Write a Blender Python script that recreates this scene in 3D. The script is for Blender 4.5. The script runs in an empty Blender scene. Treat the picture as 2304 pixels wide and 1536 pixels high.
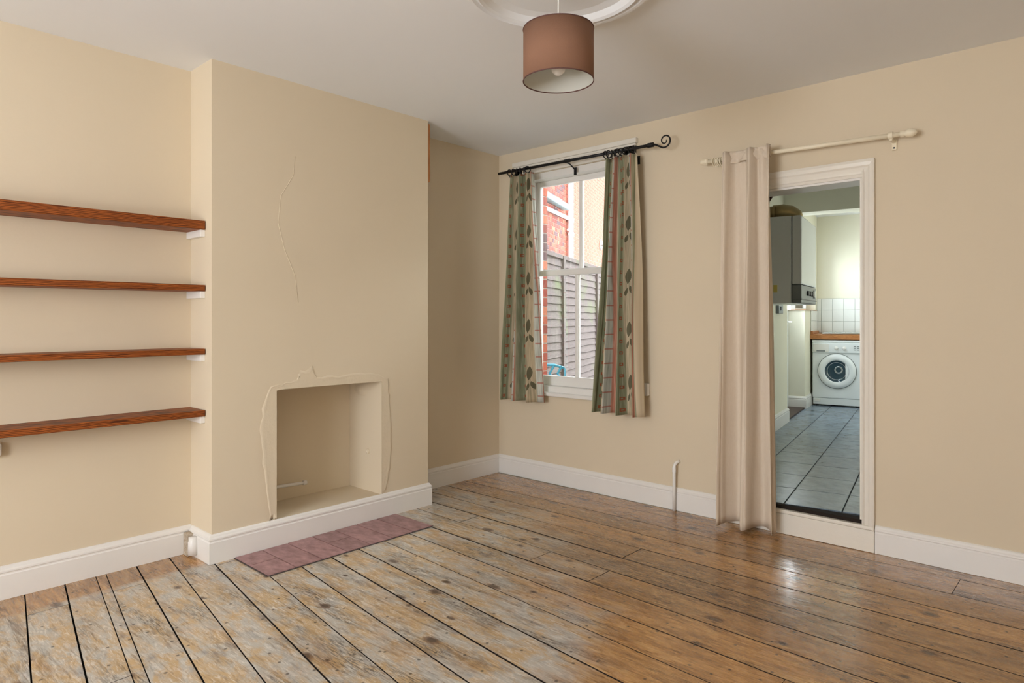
import bpy, bmesh, math, random
from mathutils import Vector, Matrix

random.seed(7)
S = bpy.context.scene
COL = S.collection

# ------------------------------------------------------------------ camera
CAM = Vector((3.7476, -3.9515, 1.2622)); YAW = 0.7392; FPX = 1484.64; V0 = 715.87
FW = Vector((-math.sin(YAW), math.cos(YAW), 0)); RT = Vector((math.cos(YAW), math.sin(YAW), 0)); UP = Vector((0, 0, 1))
cd = bpy.data.cameras.new('camera'); cam = bpy.data.objects.new('camera', cd); COL.objects.link(cam)
cam.location = CAM; cam.rotation_euler = (math.pi / 2, 0, YAW)
cd.sensor_width = 36; cd.sensor_fit = 'HORIZONTAL'; cd.lens = 36 * FPX / 2304
cd.shift_y = (V0 - 768) / 2304; cd.clip_start = 0.02; cd.clip_end = 100
S.camera = cam

# ------------------------------------------------------------------ world, daylight, exposure
w = bpy.data.worlds.new('overcast_sky'); S.world = w; w.use_nodes = True
bg = w.node_tree.nodes['Background']; bg.inputs[0].default_value = (0.86, 0.93, 1.0, 1); bg.inputs[1].default_value = 9.0
def area(name, loc, target, sx, sy, power, col):
    l = bpy.data.lights.new(name, 'AREA'); l.shape = 'RECTANGLE'; l.size = sx; l.size_y = sy; l.energy = power; l.color = col
    o = bpy.data.objects.new(name, l); COL.objects.link(o); o.location = loc
    o.rotation_euler = (Vector(target) - Vector(loc)).to_track_quat('-Z', 'Y').to_euler()
    return o
# daylight in the window behind the camera (the wall it stands in is out of view)
area('window_front_offscreen', (2.3, -6.32, 1.45), (2.3, 0, 1.45), 1.6, 1.3, 95, (0.97, 0.98, 1.0))
# daylight outside the kitchen's glazed back door and side window (both on the wall behind the boiler)
def K0(a_, b_, z): t = math.radians(10); return (2.30 + a_ * math.cos(t) - b_ * math.sin(t), .16 + a_ * math.sin(t) + b_ * math.cos(t), z)
area('back_door_kitchen_offscreen', K0(-.84, 3.785, 1.54), K0(1.0, 3.785, 1.1), 0.95, 0.95, 66, (0.82, 0.92, 1.0))
area('window_kitchen_offscreen', K0(-.84, 4.81, 1.76), K0(1.0, 4.6, 1.3), 0.78, 0.66, 34, (0.82, 0.92, 1.0))
# soft hazy sun in the open sky over the yard
sl_ = bpy.data.lights.new('sun_offscreen', 'SUN'); sl_.energy = 9.0; sl_.angle = math.radians(40); sl_.color = (0.95, 0.98, 1.0)
sun = bpy.data.objects.new('sun_offscreen', sl_); COL.objects.link(sun); sun.location = (4, 6, 8); sun.rotation_euler = (-Vector((.14, .72, .62))).to_track_quat('-Z', 'Y').to_euler()
S.view_settings.view_transform = 'Standard'; S.view_settings.look = 'None'
S.view_settings.gamma = 1.0; S.view_settings.use_curve_mapping = False; S.view_settings.exposure = -0.15

# ------------------------------------------------------------------ pixel helpers (a pixel gives a direction, a known surface the distance)
def ray(u, v): return FW + RT * ((u - 1152) / FPX) + UP * ((V0 - v) / FPX)
def hit(u, v, n, p0):
    d = ray(u, v); n = Vector(n); return CAM + d * ((Vector(p0) - CAM).dot(n) / d.dot(n))
def onX(u, v, x=0.0): return hit(u, v, (1, 0, 0), (x, 0, 0))
def onY(u, v, y=0.0): return hit(u, v, (0, 1, 0), (0, y, 0))
def onZ(u, v, z=0.0): return hit(u, v, (0, 0, 1), (0, 0, z))

# ------------------------------------------------------------------ mesh helpers
class B:
    def __init__(s): s.bm = bmesh.new(); s.uv = None
    def poly(s, pts):
        return s.bm.faces.new([s.bm.verts.new(p) for p in pts])
    def hexa(s, q, z0, z1):
        """prism on a quad/polygon footprint q (counter-clockwise xy)"""
        n = len(q)
        lo = [s.bm.verts.new((p[0], p[1], z0)) for p in q]; hi = [s.bm.verts.new((p[0], p[1], z1)) for p in q]
        s.bm.faces.new(lo[::-1]); s.bm.faces.new(hi)
        for i in range(n): s.bm.faces.new((lo[i], lo[(i + 1) % n], hi[(i + 1) % n], hi[i]))
        return s
    def box(s, x0, x1, y0, y1, z0, z1, f=None):
        vs = [(x, y, z) for z in (z0, z1) for y in (y0, y1) for x in (x0, x1)]
        if f: vs = [f(*v) for v in vs]
        v = [s.bm.verts.new(p) for p in vs]
        for a in ((0, 2, 3, 1), (4, 5, 7, 6), (0, 1, 5, 4), (2, 6, 7, 3), (0, 4, 6, 2), (1, 3, 7, 5)):
            s.bm.faces.new([v[i] for i in a])
        return s
    def tube(s, path, r, seg=10, closed=False):
        P = [Vector(p) for p in path]; n = len(P); rings = []
        ref = None
        for i in range(n):
            if closed: t = P[(i + 1) % n] - P[i - 1]
            else: t = P[min(i + 1, n - 1)] - P[max(i - 1, 0)]
            t.normalize()
            if ref is None:
                ref = Vector((0, 0, 1)) if abs(t.z) < .9 else Vector((1, 0, 0))
            a = t.cross(ref); a.normalize(); b = t.cross(a); ref = -b if b.dot(ref) < 0 else b
            a = t.cross(ref).normalized(); b = ref - t * ref.dot(t); b.normalize()
            rr = r[i] if isinstance(r, (list, tuple)) else r
            rings.append([s.bm.verts.new(P[i] + (a * math.cos(k * 2 * math.pi / seg) + b * math.sin(k * 2 * math.pi / seg)) * rr) for k in range(seg)])
        m = n if closed else n - 1
        for i in range(m):
            A = rings[i]; C_ = rings[(i + 1) % n]
            for k in range(seg): s.bm.faces.new((A[k], A[(k + 1) % seg], C_[(k + 1) % seg], C_[k]))
        if not closed:
            s.bm.faces.new(rings[0][::-1]); s.bm.faces.new(rings[-1])
        return s
    def lathe(s, o, axis, prof, seg=32, closed=False):
        """prof: list of (radius, height along axis)"""
        o = Vector(o); ax = Vector(axis).normalized()
        a = ax.orthogonal().normalized(); b = ax.cross(a); rings = []
        for (r, h) in prof:
            if r < 1e-6: rings.append([s.bm.verts.new(o + ax * h)])
            else: rings.append([s.bm.verts.new(o + ax * h + (a * math.cos(k * 2 * math.pi / seg) + b * math.sin(k * 2 * math.pi / seg)) * r) for k in range(seg)])
        m = len(rings)
        for i in range(m if closed else m - 1):
            A = rings[i]; C_ = rings[(i + 1) % m]
            for k in range(seg):
                k2 = (k + 1) % seg
                f = [A[k % len(A)], A[k2 % len(A)], C_[k2 % len(C_)], C_[k % len(C_)]]
                g = []
                for v in f:
                    if v not in g: g.append(v)
                if len(g) > 2: s.bm.faces.new(g)
        return s
    def sweep(s, path, prof):
        """sweep a profile (out, z) along a plan polyline; 'out' is to the right of travel, corners mitred"""
        n = len(path); P = [Vector((p[0], p[1])) for p in path]; rings = []
        for i in range(n):
            d0 = (P[i] - P[i - 1]).normalized() if i else None
            d1 = (P[i + 1] - P[i]).normalized() if i < n - 1 else None
            if d0 is None: d0 = d1
            if d1 is None: d1 = d0
            n0 = Vector((d0.y, -d0.x)); n1 = Vector((d1.y, -d1.x))
            m = (n0 + n1).normalized(); m = m / max(.2, m.dot(n0))
            rings.append([s.bm.verts.new((P[i].x + m.x * q[0], P[i].y + m.y * q[0], q[1])) for q in prof])
        k = len(prof)
        for i in range(n - 1):
            for j in range(k):
                s.bm.faces.new((rings[i][j], rings[i + 1][j], rings[i + 1][(j + 1) % k], rings[i][(j + 1) % k]))
        s.bm.faces.new(rings[0]); s.bm.faces.new(rings[-1][::-1])
        return s
    def grid(s, fn, nu, nv, uvfn=None):
        vs = [[s.bm.verts.new(fn(i / nu, j / nv)) for i in range(nu + 1)] for j in range(nv + 1)]
        if uvfn and s.uv is None: s.uv = s.bm.loops.layers.uv.new('UVMap')
        for j in range(nv):
            for i in range(nu):
                f = s.bm.faces.new((vs[j][i], vs[j][i + 1], vs[j + 1][i + 1], vs[j + 1][i]))
                if uvfn:
                    for l, (a, b) in zip(f.loops, ((i, j), (i + 1, j), (i + 1, j + 1), (i, j + 1))): l[s.uv].uv = uvfn(a / nu, b / nv)
        return s

def wloc(o):
    v = Vector((0, 0, 0))
    while o is not None: v += o.location; o = o.parent
    return v
def obj(name, b, m, parent=None, bev=0, smooth=False, sub=0, solid=0, at=None):
    """at: origin for a top-level mesh"""
    bmesh.ops.recalc_face_normals(b.bm, faces=b.bm.faces)
    base = wloc(parent) if parent else Vector(at or (0, 0, 0))
    if base.length > 0: bmesh.ops.translate(b.bm, verts=b.bm.verts, vec=-base)
    me = bpy.data.meshes.new(name); b.bm.to_mesh(me); b.bm.free()
    if smooth:
        for p in me.polygons: p.use_smooth = True
    o = bpy.data.objects.new(name, me); COL.objects.link(o)
    me.materials.append(m)
    if parent: o.parent = parent
    else: o.location = base
    if solid:
        md = o.modifiers.new('solid', 'SOLIDIFY'); md.thickness = solid; md.offset = 0
    if bev:
        md = o.modifiers.new('bevel', 'BEVEL'); md.width = bev; md.segments = 2; md.limit_method = 'ANGLE'; md.angle_limit = math.radians(35)
    if sub:
        md = o.modifiers.new('sub', 'SUBSURF'); md.levels = sub; md.render_levels = sub
    return o
def tag(o, label, cat, group=None, kind=None):
    o['label'] = label; o['category'] = cat
    if group: o['group'] = group
    if kind: o['kind'] = kind
    return o
def thing(name, label, cat, loc, group=None, kind=None):
    o = bpy.data.objects.new(name, None); COL.objects.link(o); o.location = loc; o.empty_display_size = .1
    return tag(o, label, cat, group, kind)
def struct(o, label, cat): return tag(o, label, cat, None, 'structure')

# ------------------------------------------------------------------ materials
def rgb(r, g, b):   # sRGB 0..255 to linear
    f = lambda c: (c / 255 / 12.92) if c / 255 <= .04045 else ((c / 255 + .055) / 1.055) ** 2.4
    return (f(r), f(g), f(b), 1)
class N:
    def __init__(s, name):
        s.m = bpy.data.materials.new(name); s.m.use_nodes = True; s.t = s.m.node_tree
        s.p = s.t.nodes['Principled BSDF']; s.out = s.t.nodes['Material Output']
    def n(s, typ, **kw):
        x = s.t.nodes.new(typ)
        for k, v in kw.items():
            if k.startswith('i_'): x.inputs[int(k[2:])].default_value = v
            else: setattr(x, k, v)
        return x
    def l(s, a, b): s.t.links.new(a, b)
    def math(s, op, a, b=None, c=None, clamp=False):
        x = s.n('ShaderNodeMath', operation=op, use_clamp=clamp)
        for i, v in enumerate((a, b, c)):
            if v is None: continue
            if isinstance(v, (int, float)): x.inputs[i].default_value = v
            else: s.l(v, x.inputs[i])
        return x.outputs[0]
    def mix(s, fac, a, b, blend='MIX'):
        x = s.n('ShaderNodeMix', data_type='RGBA', blend_type=blend)
        for i, v in ((0, fac), (6, a), (7, b)):
            if isinstance(v, (int, float, tuple)): x.inputs[i].default_value = v
            else: s.l(v, x.inputs[i])
        return x.outputs[2]
    def mapr(s, v, a, b, c=0.0, d=1.0, smooth=False):
        x = s.n('ShaderNodeMapRange', i_1=a, i_2=b, i_3=c, i_4=d)
        if smooth: x.interpolation_type = 'SMOOTHSTEP'
        s.l(v, x.inputs[0]); return x.outputs[0]
    def noise(s, vec, scale, detail=4, rough=.55, dist=0.0):
        x = s.n('ShaderNodeTexNoise'); x.inputs['Scale'].default_value = scale; x.inputs['Detail'].default_value = detail
        x.inputs['Roughness'].default_value = rough; x.inputs['Distortion'].default_value = dist
        if vec is not None: s.l(vec, x.inputs['Vector'])
        return x.outputs['Fac']
    def scale(s, vec, sc, loc=(0, 0, 0)):
        x = s.n('ShaderNodeMapping'); x.inputs['Scale'].default_value = sc; x.inputs['Location'].default_value = loc
        s.l(vec, x.inputs['Vector']); return x.outputs[0]
    def pos(s): return s.n('ShaderNodeNewGeometry').outputs['Position']
    def bump(s, h, strength=.2, dist=.01):
        x = s.n('ShaderNodeBump'); x.inputs['Strength'].default_value = strength; x.inputs['Distance'].default_value = dist
        s.l(h, x.inputs['Height']); s.l(x.outputs[0], s.p.inputs['Normal'])
def simple(name, col, rough=.5, var=.06, nscale=6, bump=0, bscale=60, metal=0, coat=0, spec=.5):
    a = N(name); p = a.p; P = a.pos()
    nz = a.noise(P, nscale, 3)
    dark = tuple(c * (1 - var) for c in col[:3]) + (1,); lite = tuple(min(1, c * (1 + var)) for c in col[:3]) + (1,)
    a.l(a.mix(nz, dark, lite), p.inputs['Base Color'])
    p.inputs['Roughness'].default_value = rough; p.inputs['Metallic'].default_value = metal
    p.inputs['Coat Weight'].default_value = coat; p.inputs['Specular IOR Level'].default_value = spec
    if bump: a.bump(a.noise(P, bscale, 3), bump, .004)
    return a.m

M = {}
M['wall'] = simple('cream_wall_paint', rgb(221, 206, 181), .75, .025, 1.6, .12, 45, spec=.3)
M['breast'] = simple('pale_cream_breast_paint', rgb(221, 206, 181), .75, .03, 1.4, .25, 9, spec=.3)
M['plaster'] = simple('rough_filled_plaster', rgb(221, 206, 181), .75, .03, 9, .9, 26, spec=.3)
M['ceiling'] = simple('white_ceiling_paint', rgb(240, 241, 243), .8, .015, 1.2, .08, 12, spec=.2)
M['trim'] = simple('white_gloss_paint', rgb(236, 233, 229), .28, .02, 8, .06, 30)
M['casing'] = simple('old_cream_gloss_paint', rgb(236, 230, 219), .25, .03, 9, .25, 50)
M['whiteplastic'] = simple('white_plastic', rgb(240, 238, 234), .35, .01)
M['enamel'] = simple('white_enamel', rgb(240, 244, 246), .22, .01)
M['greyplastic'] = simple('grey_plastic_panel', rgb(128, 134, 136), .4, .04)
M['dark'] = simple('dark_plastic', rgb(24, 26, 28), .4, .05)
M['black'] = simple('black_iron', rgb(16, 15, 18), .45, .1, spec=.4)
M['gap'] = simple('dark_underfloor', rgb(34, 24, 18), .95, .2)
M['creamrod'] = simple('cream_painted_wood_rod', rgb(240, 229, 204), .35, .03)
M['steel'] = simple('brushed_steel', rgb(205, 210, 212), .28, .05, metal=1)
M['brass'] = simple('tarnished_flue_metal', rgb(190, 168, 122), .38, .2, 14, metal=.7)
M['copper'] = simple('dark_copper_pipe', rgb(70, 40, 28), .4, .25, 20, metal=.6)
M['concrete'] = simple('yard_concrete', rgb(150, 146, 138), .9, .12, 4, .3, 30)
M['mortar'] = simple('pale_mortar', rgb(180, 170, 160), .95, .1, 20)
M['pvc'] = simple('white_downpipe_plastic', rgb(236, 236, 236), .4, .02)
M['leadgrey'] = simple('grey_weathered_lead', rgb(120, 132, 132), .6, .15, 12)
M['turq'] = simple('turquoise_metal_paint', rgb(28, 112, 136), .4, .08, 20)
M['lamp_out'] = simple('mocha_lampshade_fabric', rgb(140, 104, 84), .85, .04, 200, .1, 400, spec=.2)
M['lamp_in'] = simple('white_lampshade_lining', rgb(206, 206, 198), .6, .02)
M['lamp_trim'] = simple('plum_brown_edging', rgb(96, 64, 60), .8, .05)
M['hearthgrout'] = simple('dark_hearth_grout', rgb(78, 68, 66), .95, .2, 30)
M['kgrout'] = simple('slate_floor_grout', rgb(66, 74, 82), .9, .1, 30)
M['tilegrout'] = simple('white_wall_grout', rgb(190, 190, 184), .9, .05, 30)
M['walltile'] = simple('white_glazed_tile', rgb(238, 238, 234), .12, .01)
M['kwall'] = simple('kitchen_cream_paint', rgb(233, 228, 208), .7, .02, 2, .1, 40)
M['bulb'] = simple('frosted_bulb_glass', rgb(240, 238, 236), .25, .01)

def glass_mat():
    a = N('window_glass'); a.t.nodes.remove(a.p)
    tr = a.n('ShaderNodeBsdfTransparent', i_0=(.97, .985, .98, 1)); gl = a.n('ShaderNodeBsdfGlossy'); gl.inputs['Roughness'].default_value = .02
    fr = a.n('ShaderNodeFresnel'); fr.inputs[0].default_value = 1.5
    mx = a.n('ShaderNodeMixShader'); a.l(fr.outputs[0], mx.inputs[0]); a.l(tr.outputs[0], mx.inputs[1]); a.l(gl.outputs[0], mx.inputs[2])
    a.l(mx.outputs[0], a.out.inputs[0]); return a.m
M['glass'] = glass_mat()

def pine_floor():
    a = N('worn_pine_floorboards'); P = a.pos(); oi = a.n('ShaderNodeObjectInfo').outputs['Random']
    off = a.n('ShaderNodeCombineXYZ'); a.l(a.math('MULTIPLY', oi, 37.0), off.inputs[0]); a.l(a.math('MULTIPLY', oi, 11.0), off.inputs[2])
    vadd = a.n('ShaderNodeVectorMath', operation='ADD'); a.l(P, vadd.inputs[0]); a.l(off.outputs[0], vadd.inputs[1]); V = vadd.outputs[0]
    fig1 = a.noise(a.scale(V, (1.0, 7, 1)), 3.0, 5, .6, 1.2)                 # broad figure along the board
    grain = a.noise(a.scale(V, (5, 60, 1)), 2.2, 6, .65, .4)
    mott = a.noise(a.scale(V, (7, 32, 1)), 2.4, 6, .75, .8)                # short flecks
    fig = a.math('ADD', a.math('ADD', a.math('MULTIPLY', fig1, .42), a.math('MULTIPLY', grain, .43)), a.math('MULTIPLY', mott, .15))
    ramp = a.n('ShaderNodeValToRGB'); e = ramp.color_ramp.elements
    e[0].position = .36; e[0].color = rgb(100, 66, 38); e[1].position = .63; e[1].color = rgb(210, 168, 112)
    x = ramp.color_ramp.elements.new(.5); x.color = rgb(174, 128, 78); a.l(fig, ramp.inputs[0])
    tint = a.mapr(oi, 0, 1, .80, 1.12)
    varn = a.n('ShaderNodeVectorMath', operation='SCALE'); a.l(ramp.outputs[0], varn.inputs[0]); a.l(tint, varn.inputs['Scale'])
    # worn colour: bare greyed wood with tan, pale greys partly painted window sheen
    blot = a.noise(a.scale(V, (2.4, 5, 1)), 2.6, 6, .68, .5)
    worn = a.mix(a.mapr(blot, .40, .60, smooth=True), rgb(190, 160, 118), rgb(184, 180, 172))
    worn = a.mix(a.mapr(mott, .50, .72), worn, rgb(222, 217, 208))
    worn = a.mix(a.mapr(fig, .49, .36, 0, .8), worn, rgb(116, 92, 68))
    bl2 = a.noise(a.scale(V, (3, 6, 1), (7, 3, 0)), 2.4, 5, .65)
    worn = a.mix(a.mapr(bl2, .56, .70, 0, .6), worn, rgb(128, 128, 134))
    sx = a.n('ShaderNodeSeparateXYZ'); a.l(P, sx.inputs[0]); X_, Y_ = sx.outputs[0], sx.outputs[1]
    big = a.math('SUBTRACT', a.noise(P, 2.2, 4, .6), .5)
    diag = a.math('ADD', a.math('MULTIPLY', a.math('SUBTRACT', X_, 1.25), .72), a.math('MULTIPLY', a.math('ADD', Y_, .75), .69))  # slanted edge of the pale zone: part wear, part window glare painted in
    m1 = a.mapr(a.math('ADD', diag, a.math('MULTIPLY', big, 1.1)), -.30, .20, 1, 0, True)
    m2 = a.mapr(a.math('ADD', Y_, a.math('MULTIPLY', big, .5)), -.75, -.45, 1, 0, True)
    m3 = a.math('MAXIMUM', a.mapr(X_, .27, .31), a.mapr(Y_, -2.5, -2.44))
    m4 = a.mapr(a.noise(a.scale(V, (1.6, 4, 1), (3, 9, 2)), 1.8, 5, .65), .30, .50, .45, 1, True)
    wear_sheen = a.math('MULTIPLY', a.math('MULTIPLY', m1, m2), a.math('MULTIPLY', m3, m4))
    col = a.mix(wear_sheen, varn.outputs[0], worn)
    sc = a.noise(a.scale(V, (1.3, 7, 1), (5, 1, 0)), 1.5, 2); sf = a.noise(a.scale(V, (7, 60, 1)), 3, 4, .7)
    ell = a.math('ADD', a.math('POWER', a.math('DIVIDE', a.math('SUBTRACT', X_, 2.15), .95), 2), a.math('POWER', a.math('DIVIDE', a.math('ADD', Y_, 1.12), .36), 2))
    zone = a.math('MULTIPLY', a.mapr(ell, .2, 1, 1, 0), a.mapr(sc, .30, .50))
    scuff = a.math('MULTIPLY', a.math('MAXIMUM', a.mapr(sc, .50, .66), zone), a.mapr(sf, .45, .58))
    col = a.mix(a.math('MULTIPLY', scuff, .75), col, rgb(58, 46, 38))
    vo = a.n('ShaderNodeTexVoronoi', voronoi_dimensions='2D'); vo.inputs['Scale'].default_value = 1.0; a.l(a.scale(V, (2.1, 3.6, 1)), vo.inputs['Vector'])
    vs_ = a.n('ShaderNodeSeparateXYZ'); a.l(vo.outputs['Color'], vs_.inputs[0])
    kn = a.math('ADD', a.math('DIVIDE', vo.outputs['Distance'], a.math('ADD', vs_.outputs[0], .35)), a.math('MULTIPLY', a.math('SUBTRACT', a.noise(V, 40, 2), .5), .06))
    col = a.mix(a.math('MULTIPLY', a.mapr(kn, .05, .085, 1, 0, True), .7), col, rgb(88, 56, 38))
    col = a.mix(a.math('MULTIPLY', a.mapr(kn, .028, .05, 1, 0, True), .6), col, rgb(44, 28, 22))
    v2 = a.n('ShaderNodeTexVoronoi', voronoi_dimensions='2D'); v2.inputs['Scale'].default_value = 7; a.l(V, v2.inputs['Vector'])
    col = a.mix(a.mapr(v2.outputs['Distance'], .03, .055, .75, 0), col, rgb(44, 36, 34))
    a.l(col, a.p.inputs['Base Color'])
    rr = a.math('ADD', a.mapr(wear_sheen, 0, 1, .22, .34), a.math('MULTIPLY', a.mapr(mott, .4, .7), .14))
    a.l(rr, a.p.inputs['Roughness']); a.p.inputs['Specular IOR Level'].default_value = .5
    a.l(a.mapr(a.math('ADD', a.math('MULTIPLY', sf, .6), a.math('MULTIPLY', mott, .4)), .46, .56, .75, .1), a.p.inputs['Coat Weight']); a.p.inputs['Coat Roughness'].default_value = .14
    h = a.math('SUBTRACT', a.math('MULTIPLY', fig, .6), a.math('MULTIPLY', scuff, .8)); a.bump(h, .12, .004)
    return a.m
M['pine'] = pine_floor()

def shelf_wood():
    a = N('stained_pine_shelf'); P = a.pos(); oi = a.n('ShaderNodeObjectInfo').outputs['Random']
    off = a.n('ShaderNodeCombineXYZ'); a.l(a.math('MULTIPLY', oi, 20), off.inputs[1])
    va = a.n('ShaderNodeVectorMath', operation='ADD'); a.l(P, va.inputs[0]); a.l(off.outputs[0], va.inputs[1])
    wv = a.n('ShaderNodeTexWave', wave_type='BANDS', bands_direction='Z'); wv.inputs['Scale'].default_value = 16; wv.inputs['Distortion'].default_value = 9
    wv.inputs['Detail'].default_value = 3; a.l(a.scale(va.outputs[0], (3, .5, 3)), wv.inputs['Vector'])
    gr = a.noise(a.scale(va.outputs[0], (60, 2, 60)), 2, 5, .6)
    f = a.math('ADD', a.math('MULTIPLY', wv.outputs['Fac'], .55), a.math('MULTIPLY', gr, .45))
    ramp = a.n('ShaderNodeValToRGB'); e = ramp.color_ramp.elements
    e[0].position = .2; e[0].color = rgb(82, 34, 10); e[1].position = .8; e[1].color = rgb(164, 90, 36); a.l(f, ramp.inputs[0])
    vo = a.n('ShaderNodeTexVoronoi'); vo.inputs['Scale'].default_value = 1; a.l(a.scale(va.outputs[0], (9, 2.2, 22)), vo.inputs['Vector'])
    a.l(a.mix(a.mapr(vo.outputs['Distance'], .07, .14, .8, 0), ramp.outputs[0], rgb(52, 20, 10)), a.p.inputs['Base Color'])
    a.p.inputs['Roughness'].default_value = .5; a.p.inputs['Specular IOR Level'].default_value = .3; return a.m
M['shelf'] = shelf_wood()

def wood(name, c0, c1, sc, rough=.45):
    a = N(name); P = a.pos(); g = a.noise(a.scale(P, sc), 2, 6, .6, 1.0)
    a.l(a.mix(a.mapr(g, .3, .7), c0, c1), a.p.inputs['Base Color']); a.p.inputs['Roughness'].default_value = rough; return a.m
M['batten'] = wood('varnished_pine_batten', rgb(150, 96, 50), rgb(186, 128, 74), (40, 40, 3))
M['worktop'] = wood('oiled_beech_worktop', rgb(158, 96, 50), rgb(206, 142, 88), (4, 40, 40), .35)
M['oldwood'] = wood('paint_chipped_wood', rgb(206, 196, 180), rgb(150, 126, 96), (30, 30, 30), .7)

def fence_mat():
    a = N('weathered_fence_timber'); P = a.pos(); oi = a.n('ShaderNodeObjectInfo').outputs['Random']
    g = a.noise(a.scale(P, (3, 3, 50)), 2.5, 5, .6)
    c = a.mix(a.mapr(g, .3, .7), rgb(66, 54, 51), rgb(100, 86, 82))
    mo = a.noise(P, 1.7, 3); alg = a.math('MULTIPLY', a.mapr(mo, .5, .66), a.mapr(oi, 0, 1, .25, 1))
    c = a.mix(a.math('MULTIPLY', alg, .75), c, rgb(80, 94, 42))
    a.l(c, a.p.inputs['Base Color']); a.p.inputs['Roughness'].default_value = .9; return a.m
M['fence'] = fence_mat()
def brick_mat():
    a = N('red_brick'); oi = a.n('ShaderNodeObjectInfo').outputs['Random']; P = a.pos()
    r = a.n('ShaderNodeValToRGB'); r.color_ramp.interpolation = 'CONSTANT'; e = r.color_ramp.elements
    e[0].color = rgb(146, 66, 52); e[1].position = .3; e[1].color = rgb(166, 86, 64)
    for p_, c in ((.55, rgb(128, 54, 44)), (.75, rgb(178, 108, 82)), (.88, rgb(82, 60, 64))): x = e.new(p_); x.color = c
    a.l(oi, r.inputs[0]); nz = a.noise(P, 60, 3)
    a.l(a.mix(a.mapr(nz, .3, .7, 0, .3), r.outputs[0], rgb(120, 60, 52)), a.p.inputs['Base Color']); a.p.inputs['Roughness'].default_value = .9; return a.m
M['brick'] = brick_mat()
def tile_mat(name, c0, c1, rough, sc, bs=.15, spec=.5):
    a = N(name); P = a.pos(); oi = a.n('ShaderNodeObjectInfo').outputs['Random']
    nz = a.noise(a.scale(P, sc), 3, 6, .65); t = a.mapr(oi, 0, 1, .88, 1.1)
    c = a.mix(a.mapr(nz, .3, .7), c0, c1); s = a.n('ShaderNodeVectorMath', operation='SCALE'); a.l(c, s.inputs[0]); a.l(t, s.inputs['Scale'])
    a.l(s.outputs[0], a.p.inputs['Base Color']); a.p.inputs['Roughness'].default_value = rough; a.p.inputs['Specular IOR Level'].default_value = spec
    a.bump(a.noise(P, 40, 4), bs, .004); return a.m
M['terracotta'] = tile_mat('purple_red_quarry_tile', rgb(128, 94, 94), rgb(180, 140, 140), .5, (4, 7, 4))
M['slate'] = tile_mat('blue_grey_slate_tile', rgb(92, 108, 124), rgb(134, 148, 164), .25, (5, 5, 5), .25)

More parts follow.
